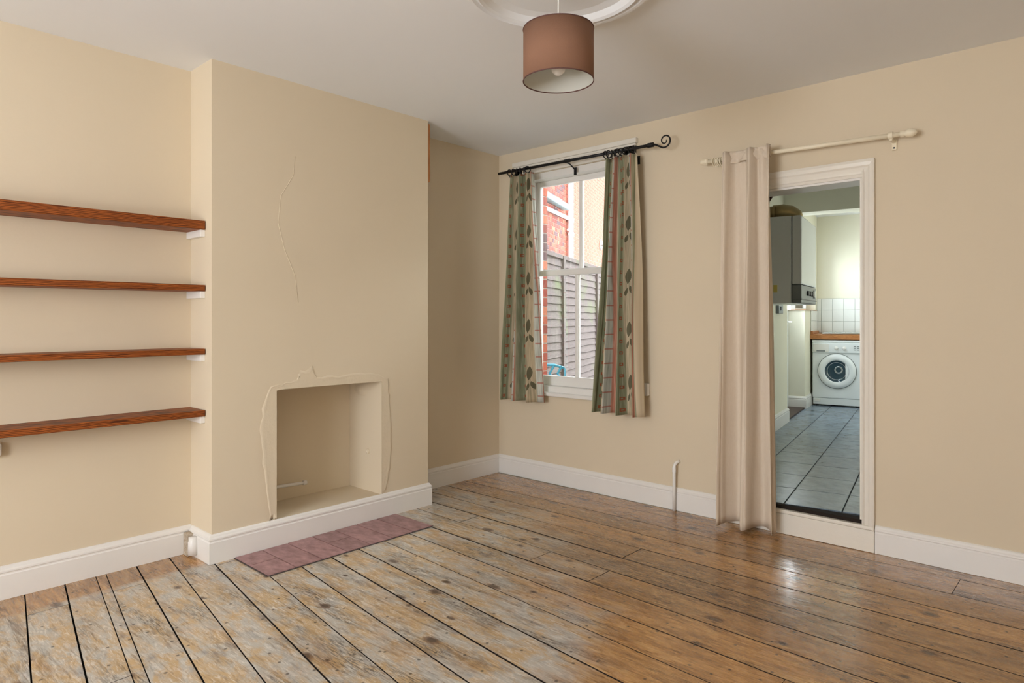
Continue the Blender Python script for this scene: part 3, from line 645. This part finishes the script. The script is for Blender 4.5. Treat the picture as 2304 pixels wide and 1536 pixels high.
# loose battens, pipes, sockets
ps = onX(966, 277, XB - .01); pe = onX(966, 410, XB - .01)
tag(obj('wooden_batten', B().box(XB - .045, XB - .002, YF, YF + .022, pe.z, ps.z - .01), M['batten'], bev=.003, at=(XB - .02, YF, pe.z)), 'short varnished wooden strip fixed upright to the side of the chimney breast', 'batten')
bl = thing('wooden_block', 'chipped white wooden block at the foot of the chimney breast corner', 'block', (.13, YN - .05, 0))
obj('post', B().box(XA + .022, XA + .075, YN - .048, YN - .004, 0, .118), M['oldwood'], bl, bev=.003); obj('pipe_stub', B().lathe((XA + .115, YN - .035, 0), (0, 0, 1), [(0, .02), (.024, .02), (.024, .085), (.021, .09), (.021, .112), (0, .112)], 18), M['trim'], bl, smooth=True)
pp = onY(1517, 1150, -.035); px_ = pp.x
pipe = [(px_, -.036, .0)] + [(px_, -.036, .27)] + [(px_ + .002 * k, -.036 + .036 * math.sin(k * .31), .27 + .034 * (1 - math.cos(k * .31)) + .0 * k) for k in range(1, 6)]
pipe = [(px_, -.036, 0), (px_, -.036, .15), (px_, -.036, .285), (px_ + .003, -.034, .302), (px_ + .008, -.026, .314), (px_ + .014, -.014, .319), (px_ + .018, .0, .320)]
wp = thing('wall_pipe', 'thin white painted pipe rising from floorboards into the wall', 'pipe', (px_, -.036, 0))
obj('pipe', B().tube(pipe, .0105, 12), M['trim'], wp, smooth=True); obj('pipe_joint', B().lathe((px_, -.036, .255), (0, 0, 1), [(.0105, 0), (.013, 0), (.013, .03), (.0105, .03)], 14, True), M['trim'], wp)
tag(obj('gas_pipe', B().tube([onX(600, 1099, .03), onX(640, 1092.5, .03), onX(686, 1085.5, .03)], .010, 12).lathe(onX(682, 1086, .03), (0, 1, -.02), [(0, 0), (.014, 0), (.014, .022), (0, .022)], 14), M['trim'], smooth=True, at=onX(640, 1092, .03)), 'short capped white pipe lying inside the fireplace recess', 'pipe')
sk = thing('wall_socket', 'white plastic socket on the wall half hidden by the window curtain', 'socket', (1.37, 0, .735))
obj('faceplate', B().box(1.33, 1.414, -.03, 0, .735, .82), M['whiteplastic'], sk, bev=.004); obj('switch', B().box(1.385, 1.397, -.034, -.029, .775, .795), M['whiteplastic'], sk, bev=.001)
pg = onX(6, 1008, XA + .03)
wsw = thing('wall_switch', 'white plastic fitting on the alcove wall just under the lowest shelf', 'switch', (XA, -3.36, .64))
obj('faceplate', B().box(XA, XA + .034, -3.40, -3.308, .645, .708), M['whiteplastic'], wsw, bev=.012); obj('rocker', B().box(XA + .03, XA + .038, -3.37, -3.345, .66, .69), M['whiteplastic'], wsw, bev=.002)

# ------------------------------------------------------------------ kitchen (its side walls run slightly askew)
KT = math.radians(10); KO = Vector((2.30, .16, 0)); E1 = Vector((math.cos(KT), math.sin(KT), 0)); E2 = Vector((-math.sin(KT), math.cos(KT), 0)); KZ = .165
def K(a_, b_, z): return KO + E1 * a_ + E2 * b_ + UP * z
def onKa(u, v, a_): return hit(u, v, E1, KO + E1 * a_)
def onKb(u, v, b_): return hit(u, v, E2, KO + E2 * b_)
def kq(p): q = p - KO; return (q.dot(E1), q.dot(E2), p.z)
kf = struct(obj('floor_kitchen', B().hexa([K(-.80, -.02, 0), K(1.2, -.35, 0), K(1.2, 5.45, 0), K(-.80, 5.45, 0)], -.05, KZ - .006), M['kgrout']), 'blue-grey slate tiled kitchen floor seen through the doorway', 'floor')
kt_me = None
for i in range(-3, 4):
    for j in range(-1, 13):
        a_, b_ = -.02 + i * .31 + .155, -.13 + j * .405 + .2025
        if K(a_, b_ - .2, 0).y < .0 and K(a_, b_ + .2, 0).y < .12: continue
        a0, a1, b0, b1 = a_ - .152, a_ + .152, b_ - .2, b_ + .2
        a0 = max(a0, -.79 if 3.2 < b_ < 4.37 else -.60)
        q = [K(a0, b0, 0), K(a1, b0, 0), K(a1, b1, 0), K(a0, b1, 0)]; q = [(p.x, max(p.y, .02)) for p in q]
        if a1 - a0 < .02: continue
        obj('tile', B().hexa(q, KZ - .008, KZ), M['slate'], kf, bev=.002)
KLW = -.573
lwk = B()
lwk.hexa([K(KLW - .2, .137, 0), K(KLW, .102, 0), K(KLW, 3.2, 0), K(KLW - .2, 3.2, 0)], 0, 2.62)
for b0, b1, z0, z1 in ((3.2, 4.37, 2.15, 2.62), (4.37, 5.39, 0, 1.364), (4.37, 5.39, 2.15, 2.62), (5.25, 5.39, 1.364, 2.15)): lwk.box(KLW - .2, KLW, b0, b1, z0, z1, K)
kwl = struct(obj('wall_kitchen_left', lwk, M['kwall']), 'cream kitchen side wall with back door and low window', 'wall')
struct(obj('wall_kitchen_back', B().box(KLW - .2, 1.25, 5.39, 5.5, 0, 2.7, K), M['kwall']), 'cream kitchen end wall above the white wall tiles', 'wall')
rw = B().box(1.2, 1.3, -.19, 5.45, 0, 2.62, K)
struct(obj('wall_kitchen_right', rw, M['kwall']), 'plain cream kitchen wall facing the boiler', 'wall')
struct(obj('ceiling_kitchen', B().box(KLW - .2, 1.3, -.2, 5.5, 2.62, 2.7, K), M['ceiling']), 'white kitchen ceiling', 'ceiling')
struct(obj('wall_bulkhead', B().box(KLW, 1.2, 3.0, 3.25, 2.345, 2.62, K), M['kwall']), 'boxed beam across the kitchen ceiling', 'beam')
def kskirt(name, path, label): return struct(obj(name, B().sweep([K(a_, b_, 0).xy for a_, b_ in path], [(o_, z + KZ) for o_, z in PF]), M['trim']), label, 'skirting board')
kskirt('baseboard_kitchen', [(KLW, .12), (KLW, 3.2), (KLW - .19, 3.2)], 'white skirting on the kitchen wall below the boiler')
kskirt('baseboard_pier', [(KLW - .19, 4.37), (KLW, 4.37), (KLW, 5.35)], 'white skirting round the low wall beside the washing machine')
obj('sill_trim', B().box(KLW - .2, KLW + .012, 4.355, 5.3, 1.360, 1.368, K), M['worktop'], kwl)
# back door, mostly hidden behind the wall end
kd = thing('door_2', 'white half-glazed back door seen beyond the kitchen wall', 'door', K(KLW - .2, 3.8, KZ), None, 'structure')
DA0, DA1 = KLW - .225, KLW - .185
obj('leaf', B().box(DA0, DA1, 3.2, 4.37, KZ + .02, 1.05, K).box(DA0, DA1, 3.2, 3.30, 1.05, 2.15, K).box(DA0, DA1, 4.27, 4.37, 1.05, 2.15, K).box(DA0, DA1, 3.30, 4.27, 2.03, 2.15, K), M['enamel'], kd, bev=.004)
obj('pane', B().box(DA0 + .018, DA0 + .022, 3.29, 4.28, 1.04, 2.04, K), M['glass'], kd)
for b0, b1 in ((3.32, 3.75), (3.82, 4.25)): obj('panel', B().box(DA1 - .004, DA1 + .006, b0, b1, .3, .92, K), M['enamel'], kd, bev=.004)
obj('sill_board', B().box(KLW - .24, KLW - .0, 3.2, 4.37, KZ - .04, KZ + .018, K), M['copper'], kd)
obj('handle', B().tube([K(DA1, 4.29, 1.22), K(DA1 + .05, 4.29, 1.22), K(DA1 + .055, 4.22, 1.22)], .009, 8), M['whiteplastic'], kd)
kw2 = thing('window_2', 'small bright kitchen window above the low wall', 'window', K(KLW - .1, 4.8, 1.38), None, 'structure')
obj('frame', B().box(KLW - .16, KLW - .11, 4.37, 4.41, 1.368, 2.15, K).box(KLW - .16, KLW - .11, 5.21, 5.25, 1.368, 2.15, K).box(KLW - .16, KLW - .11, 4.41, 5.21, 2.11, 2.15, K).box(KLW - .16, KLW - .11, 4.41, 5.21, 1.368, 1.388, K), M['trim'], kw2)
obj('pane', B().box(KLW - .137, KLW - .133, 4.405, 5.215, 1.384, 2.115, K), M['glass'], kw2)
# wall tiles: splashback panels
wt = thing('wall_tiles', 'white glazed square tiles above the kitchen worktop', 'wall tiles', K(-.2, 5.38, 1.08))
obj('grout', B().box(KLW, .9, 5.382, 5.39, 1.07, 1.525, K), M['tilegrout'], wt)
def ktile(a0, a1, z0, z1): obj('tile', B().box(a0, a1, 5.375, 5.384, z0, z1, K), M['walltile'], wt, bev=.002)
for i in range(8):
    for j in range(3): ktile(-.518 + i * .134 + .0015, -.518 + (i + 1) * .134 - .0015, 1.073 + j * .15, 1.073 + (j + 1) * .15 - .003)
for j in range(3): ktile(KLW + .002, -.521, 1.073 + j * .15, 1.073 + (j + 1) * .15 - .003)
wt2 = thing('wall_tiles', 'white glazed tiles on the kitchen side wall beside the worktop', 'wall tiles', K(KLW, 5.0, 1.1))
obj('grout', B().box(KLW, KLW + .006, 4.82, 5.38, 1.09, 1.37, K), M['tilegrout'], wt2)
for i in range(4):
    for j in range(2): obj('tile', B().box(KLW + .005, KLW + .012, 4.822 + i * .138, 4.822 + (i + 1) * .138 - .003, 1.093 + j * .138, 1.093 + (j + 1) * .138 - .003, K), M['walltile'], wt2, bev=.002)

# washing machine
WB = 4.788; A0, A1 = -.545, .01
wm = thing('washing_machine', 'white front-loading washing machine under the kitchen worktop', 'washing machine', K((A0 + A1) / 2, WB, KZ))
obj('body', B().box(A0, A1, WB, WB + .56, KZ + .10, .985, K), M['enamel'], wm, bev=.008)
obj('kickplate', B().box(A0 + .008, A1 - .008, WB + .004, WB + .06, KZ + .018, KZ + .098, K), M['enamel'], wm, bev=.003)
obj('filter_flap', B().box(A0 + .02, A0 + .09, WB - .002, WB + .006, KZ + .05, KZ + .085, K), M['whiteplastic'], wm, bev=.002)
for a_ in (A0 + .05, A1 - .05): obj('foot', B().lathe(K(a_, WB + .08, KZ), (0, 0, 1), [(0, 0), (.02, 0), (.02, .02), (0, .02)], 12), M['dark'], wm)
cp = obj('control_panel', B().box(A0 + .002, A1 - .002, WB - .018, WB + .01, .832, .958, K), M['enamel'], wm, bev=.008)
obj('top_plate', B().box(A0 - .003, A1 + .003, WB - .012, WB + .57, .96, .99, K), M['enamel'], wm, bev=.008)
obj('drawer', B().box(A0 + .015, A0 + .19, WB - .023, WB - .016, .845, .94, K), M['whiteplastic'], cp, bev=.003); obj('drawer_grip', B().box(A0 + .05, A0 + .15, WB - .026, WB - .0225, .847, .862, K), M['greyplastic'], cp, bev=.001)
for a_ in (-.272, -.182): obj('dial', B().lathe(K(a_, WB - .017, .89), -E2, [(.024, 0), (.024, .004), (.019, .006), (.017, .03), (.014, .034), (0, .034)], 24), M['whiteplastic'], cp, smooth=True)
for i in range(2):
    for j in range(3): obj('button', B().box(-.075 + i * .035, -.055 + i * .035, WB - .022, WB - .017, .87 + j * .02, .878 + j * .02, K), M['greyplastic'], cp)
dcn = K(-.266, WB, .605)
dor = obj('door', B().lathe(dcn, -E2, [(.214, -.002), (.214, .012), (.205, .026), (.18, .034), (.15, .036), (.134, .026), (.134, -.002)], 56, True), M['enamel'], wm, smooth=True)
obj('door_seam', B().lathe(dcn, -E2, [(.2135, .0), (.2205, .0), (.2205, .004), (.2135, .004)], 56, True), M['greyplastic'], dor)
obj('glass_bowl', B().lathe(dcn, -E2, [(.135, .026), (.118, .014), (.10, .008), (.06, .006), (0, .005)], 40), simple('tinted_drum_glass', rgb(52, 74, 86), .06, .3, 12), dor, smooth=True)
obj('bowl_ring', B().lathe(dcn, -E2, [(.108, .008), (.111, .014), (.106, .014), (.103, .008)], 40, True), M['steel'], dor, smooth=True)
obj('drum_lifter', B().lathe(dcn + E1 * .02 + UP * .015, -E2, [(.030, .006), (.034, .010), (.046, .010), (.05, .006)], 24, True), M['steel'], dor, smooth=True)
# door grip: moulded web between ring and glass on the hinge-opposite side
gb = B()
P0 = [(.136 * math.cos(t), .136 * math.sin(t)) for t in [(-.75 + k * .125) for k in range(13)]]
P1 = [(.095, -.0), ] 
pts_o = P0; pts_i = [(.088 + .012 * math.cos(t * 1.2), .098 * t / .75 * .93) for t in [(-.75 + k * .125) for k in range(13)]]
for k in range(12):
    f4 = [pts_i[k], pts_o[k], pts_o[k + 1], pts_i[k + 1]]
    gb.poly([dcn + E1 * x + UP * z - E2 * .031 for x, z in f4])
obj('door_grip', gb, M['enamel'], dor, solid=.008)
# worktop with sink
tag(obj('worktop', B().box(KLW + .002, .95, WB - .015, 5.372, .998, 1.062, K).box(KLW + .002, KLW + .03, WB + .02, 5.37, 1.062, 1.10, K), M['worktop'], bev=.004, at=K(.1, 5.0, .998)), 'oiled wooden worktop over the washing machine', 'worktop')
sn = thing('sink', 'stainless steel sink drainer set on the wooden worktop', 'sink', K(-.1, 5.05, 1.062))
obj('drainer', B().box(-.44, .75, WB + .02, 5.33, 1.063, 1.082, K), M['steel'], sn, bev=.006)
for i in range(6): obj('rib', B().tube([K(-.38 + i * .05, WB + .1, 1.084), K(-.38 + i * .05, 5.25, 1.084)], .005, 6), M['steel'], sn)

# boiler on the side wall, with flue and pipes
AF = -.15
pb = kq(onKa(1803, 483, AF)); pbf = kq(onKa(1836, 492, AF)); pbb = kq(onKa(1803, 682, AF))
b0, b1, zt, zb = pb[1], pbf[1], pb[2], pbb[2]
boi = thing('boiler', 'white wall-hung gas boiler with grey control strip beside the doorway', 'boiler', K(KLW, (b0 + b1) / 2, zb))
obj('case', B().box(KLW, AF - .075, b0, b1, zb, zt, K), M['enamel'], boi, bev=.006)
pz = kq(onKa(1803, 640, AF))[2]
obj('front_cover', B().box(AF - .07, AF, b0 + .002, b1 - .002, pz + .004, zt, K), M['enamel'], boi, bev=.01)
cpn = obj('control_panel', B().box(AF - .07, AF, b0 + .002, b1 - .002, zb + .004, pz, K), M['greyplastic'], boi, bev=.006)
for i in range(4):
    bb = lerp(b0, b1, .40 + i * .14); obj('dial', B().lathe(K(AF, bb, lerp(zb, pz, .6)), E1, [(.022 if i < 3 else .036, 0), (.020 if i < 3 else .034, .012), (0, .012)], 16), M['dark' if i < 3 else 'whiteplastic'], cpn)
obj('lip', B().box(AF - .06, AF + .006, b0 + .002, b1 - .002, lerp(zb, pz, .2), lerp(zb, pz, .24), K), M['dark'], cpn)
obj('side_sticker', B().box(-.36, -.33, b0 - .001, b0 + .001, zb + .09, zb + .15, K), simple('yellow_paper_sticker', rgb(232, 214, 120), .6, .1), boi)
fl_ = thing('boiler_flue', 'tarnished metal flue elbow lying on top of the boiler', 'flue', K(-.3, b0 + .2, zt))
bm_ = b0 + .14
obj('pipe', B().tube([K(-.56, bm_, zt + .055), K(-.46, bm_, zt + .055), K(-.36, bm_, zt + .06)], .05, 24), M['brass'], fl_, smooth=True)
obj('elbow', B().tube([K(-.37, bm_, zt + .06), K(-.31, bm_, zt + .062), K(-.25, bm_ + .005, zt + .05), K(-.20, bm_ + .01, zt + .022), K(-.185, bm_ + .01, zt + .0)], [.056, .057, .053, .042, .03], 24), M['brass'], fl_, smooth=True)
obj('clamp_band', B().lathe(K(-.385, bm_, zt + .059), E1, [(.052, 0), (.058, 0), (.058, .018), (.052, .018)], 24, True), M['brass'], fl_)
for k, (dx, ph) in enumerate(((0, 0), (.05, .3))):
    tag(obj('copper_pipe', B().tube([K(-.46 + dx * .8, b0 + .06, zt + .085 if k else zt), K(-.45 + dx * .8, b0 + .06, zt + .14), K(-.43 + dx, b0 + .07, zt + .19), K(-.38 + dx, b0 + .09, zt + .235), K(-.34 + dx, b0 + .10, zt + .29), K(-.33 + dx, b0 + .10, 2.62)], .012, 10), M['copper'], smooth=True, at=K(-.46, b0, zt)),
        ('dark copper pipe rising from the boiler close to the kitchen wall', 'dark copper pipe bending up over the metal flue to the ceiling')[k], 'pipe', 'pipes above the boiler')
fs = thing('fused_switch', 'small grey switch box on the wall under the boiler', 'switch', K(KLW, 2.3, 1.25))
zs = kq(onKa(1750, 694, KLW))
obj('box', B().box(KLW, KLW + .03, zs[1] - .1, zs[1] + .12, zs[2] - .05, zs[2] + .05, K), M['greyplastic'], fs, bev=.004); obj('rocker', B().box(KLW + .029, KLW + .036, zs[1] - .02, zs[1] + .04, zs[2] - .02, zs[2] + .02, K), M['dark'], fs)

# ------------------------------------------------------------------ outside: passage, fence, neighbour's wall
yd = struct(obj('ground', B().hexa([(-9, .30), (1.4, .30), (.5, 9), (-9, 9)], -.12, -.03), M['concrete']), 'grey concrete yard outside the window', 'ground')
F0 = Vector((-1.0, 1.82, 0)); FD = Vector((-1.16, 2.84, 0)).normalized(); FN = Vector((FD.y, -FD.x, 0))
def F(s, o_, z): return F0 + FD * s + FN * o_ + UP * z
fe = thing('fence', 'weathered overlapped timber fence panels greened with algae', 'fence', F(0, 0, -.03))
PW = 1.83; NS = 22; FZ = 2.0
s0 = -.12 - PW
for p_ in range(-2, 3):
    sa = .64 + p_ * PW; sl = max(sa, -1.58)
    for k in range(NS):
        z = -.02 + k * (FZ - .0) / NS
        b = B(); hgt = FZ / NS + .022
        pts = [(.020, z), (.026, z), (.010, z + hgt), (.004, z + hgt)]
        n = 6; ra = random.Random(p_ * 50 + k)
        rings = []
        for i in range(n + 1):
            s = lerp(sl + .05, sa + PW - .05, i / n); dzz = ra.uniform(-.005, .005)
            rings.append([b.bm.verts.new(F(s, o_, zz + (dzz if q < 2 else 0))) for q, (o_, zz) in enumerate(pts)])
        for i in range(n):
            for q in range(4): b.bm.faces.new((rings[i][q], rings[i + 1][q], rings[i + 1][(q + 1) % 4], rings[i][(q + 1) % 4]))
        b.bm.faces.new(rings[0]); b.bm.faces.new(rings[-1][::-1])
        obj('slat', b, M['fence'], fe)
    obj('post', B().box(sl - .045, sl + .045, -.05, .05, -.03, FZ + .02, F), M['fence'], fe, bev=.004)
    obj('batten', B().box(sl + .05, sa + PW - .05, .005, .04, FZ - .02, FZ + .03, F), M['fence'], fe, bev=.003)
    if p_ >= 0: obj('batten', B().box(sa + PW * .5 - .02, sa + PW * .5 + .02, -.03, .004, 0, FZ, F), M['fence'], fe)
# neighbour's brick wall
NO = -1.25
def onF(u, v, o_): 
    p = hit(u, v, FN, F0 + FN * o_); return ((p - F0).dot(FD), p.z)
cs_ = [onF(u, v, NO) for u, v in ((1212, 395), (1212, 612), (1380, 360), (1380, 625))]
smin, smax = min(c[0] for c in cs_), max(c[0] for c in cs_)
nb = thing('neighbour_house', 'sunlit red brick side wall of the neighbouring house behind the fence', 'house', F(2, NO, -.03))
obj('wall', B().box(smin - 3, smax + 1.5, NO - .24, NO - .008, -.03, 6.3, F), M['mortar'], nb)
big_b = None; half_b = None; nbricks = 0
zlo, zhi = 1.75, 6.2
def brickmesh(L): return B().box(-L / 2, L / 2, -.05, 0, -.0325, .0325)
r6 = random.Random(2); cand = []
for row in range(int((zhi - zlo) / .075)):
    z = zlo + row * .075 + .0375; s = smin - .4 + (row % 2) * .17
    k = 0
    while s < smax + 1.2:
        L = .215 if k % 2 == 0 else .1025; c = s + L / 2; cand.append((c, z, L)); s += L + .01; k += 1
def px(p): d = p - CAM; zz = d.dot(FW); return 1152 + FPX * d.dot(RT) / zz, V0 - FPX * d.z / zz
vis = [c for c in cand if (lambda q: 1205 < q[0] < 1385 and 370 < q[1] < 625)(px(F(c[0], NO, c[1])))]
vset = sorted(vis, key=lambda c: c[0])[:300]; rest = [c for c in cand if c not in set(vset)]
ang = math.atan2(FD.y, FD.x); base = wloc(nb); meshes = {}
for c, z, L in vset:
    if L not in meshes:
        o = obj('brick', brickmesh(L), M['brick'], nb); meshes[L] = o.data
    else:
        o = bpy.data.objects.new('brick', meshes[L]); COL.objects.link(o); o.parent = nb
    o.location = F(c, NO + r6.uniform(-.001, .002), z) - base; o.rotation_euler = (0, 0, ang)
for me in meshes.values():   # the mesh was built round the wall's own origin: move it back to its centre
    me.transform(Matrix.Translation(base)); me.transform(Matrix.Scale(-1, 4, (0, 1, 0))) ; me.flip_normals()
rb = B()
for c, z, L in rest: rb.box(c - L / 2, c + L / 2, NO - .05, NO, z - .0325, z + .0325, F)
ro = obj('far_bricks', rb, M['brick'], nb); ro['kind'] = 'stuff'
# downpipe, waste pipe, hopper, vent on that wall
def W_(u, v, o_=.06): s, z = onF(u, v, NO + o_); return s, z
s1, _ = W_(1283, 500); _, zb_ = W_(1283, 580)
dp = thing('downpipe', 'white plastic downpipe on the neighbouring brick wall', 'downpipe', F(s1, NO + .07, zb_ - .4))
obj('pipe', B().tube([F(s1, NO + .07, 1.0), F(s1, NO + .07, 3), F(s1, NO + .07, 5.5)], .055, 16), M['pvc'], dp, smooth=True)
for v in (500, 530):
    s, z = W_(1283, v); obj('collar', B().lathe(F(s1, NO + .07, z), (0, 0, 1), [(.055, 0), (.066, 0), (.066, .06), (.055, .06)], 16, True), M['pvc'], dp)
sA, zA = W_(1226, 466); sB, zB = W_(1282, 492)
obj('branch_pipe', B().tube([F(sA - .6, NO + .05, zA + (zA - zB) * .6 / max(.1, sB - sA)), F(sA, NO + .05, zA), F(sB, NO + .05, zB)], .036, 12), M['pvc'], dp, smooth=True)
obj('clip', B().tube([F(s1 - .06, NO + .07, W_(1272, 513)[1]), F(s1 - .13, NO + .05, W_(1272, 513)[1])], .025, 10), M['pvc'], dp)
sC, zC = W_(1228, 452); sD, zD = W_(1272, 466)
tag(obj('ledge', B().box(sC - .6, sD + .05, NO, NO + .14, zD - .06, zD + .05, F), M['leadgrey'], bev=.02, at=F(sC, NO, zD)), 'grey weathered ledge on the brick wall beside the downpipe', 'ledge')
sV, zV = W_(1357, 550)
vt_ = thing('wall_vent', 'round grey vent cowl on the neighbouring brick wall', 'vent', F(sV, NO, zV))
obj('cowl', B().lathe(F(sV, NO, zV), FN, [(.09, 0), (.09, .06), (.07, .10), (.03, .12), (0, .12)], 20), M['steel'], vt_, smooth=True); obj('flange', B().lathe(F(sV, NO, zV), FN, [(0, .002), (.13, .002), (.13, .014), (0, .014)], 20), M['leadgrey'], vt_)
# turquoise garden chairs
def chair(cx, cy, lab):
    t = thing('garden_chair', lab, 'chair', (cx, cy, -.03), 'turquoise garden chairs'); w_ = .21; d = Vector((RT.x, RT.y, 0)); f_ = -Vector((FW.x, FW.y, 0)); o0 = Vector((cx, cy, -.03))
    G = lambda x, y, z: o0 + d * x + f_ * y + UP * z
    for s in (-1, 1):
        obj('leg', B().tube([G(s * w_, .40, 0), G(s * w_, .20, .44)], .011, 8), M['turq'], t); obj('leg', B().tube([G(s * w_, -.06, 0), G(s * w_, .0, .45), G(s * (w_ - .012), -.05, .82)], .011, 8), M['turq'], t)
    for k in range(6): obj('seat_slat', B().box(-w_, w_, .02 + k * .068, .07 + k * .068, .44, .452, G), M['turq'], t, bev=.003)
    br = obj('backrest', B().tube([G(-w_ + .012, -.05, .82), G(-.1, -.055, .85), G(.1, -.055, .85), G(w_ - .012, -.05, .82)], .013, 8), M['turq'], t, smooth=True)
    obj('back_rail', B().box(-w_ + .01, w_ - .01, -.03, -.02, .60, .635, G), M['turq'], t)
    for k in range(-2, 3): obj('back_scroll', B().tube([G(k * .075 - .02, -.026, .63), G(k * .075 + .03, -.035, .70), G(k * .075 - .02, -.045, .77), G(k * .075 + .02, -.052, .84)], .012, 8), M['turq'], t)
chair(-.208, .835, 'turquoise metal garden chair in the yard on the corner side of the window'); chair(.33, 1.30, 'turquoise metal garden chair in the yard half behind the window curtain')
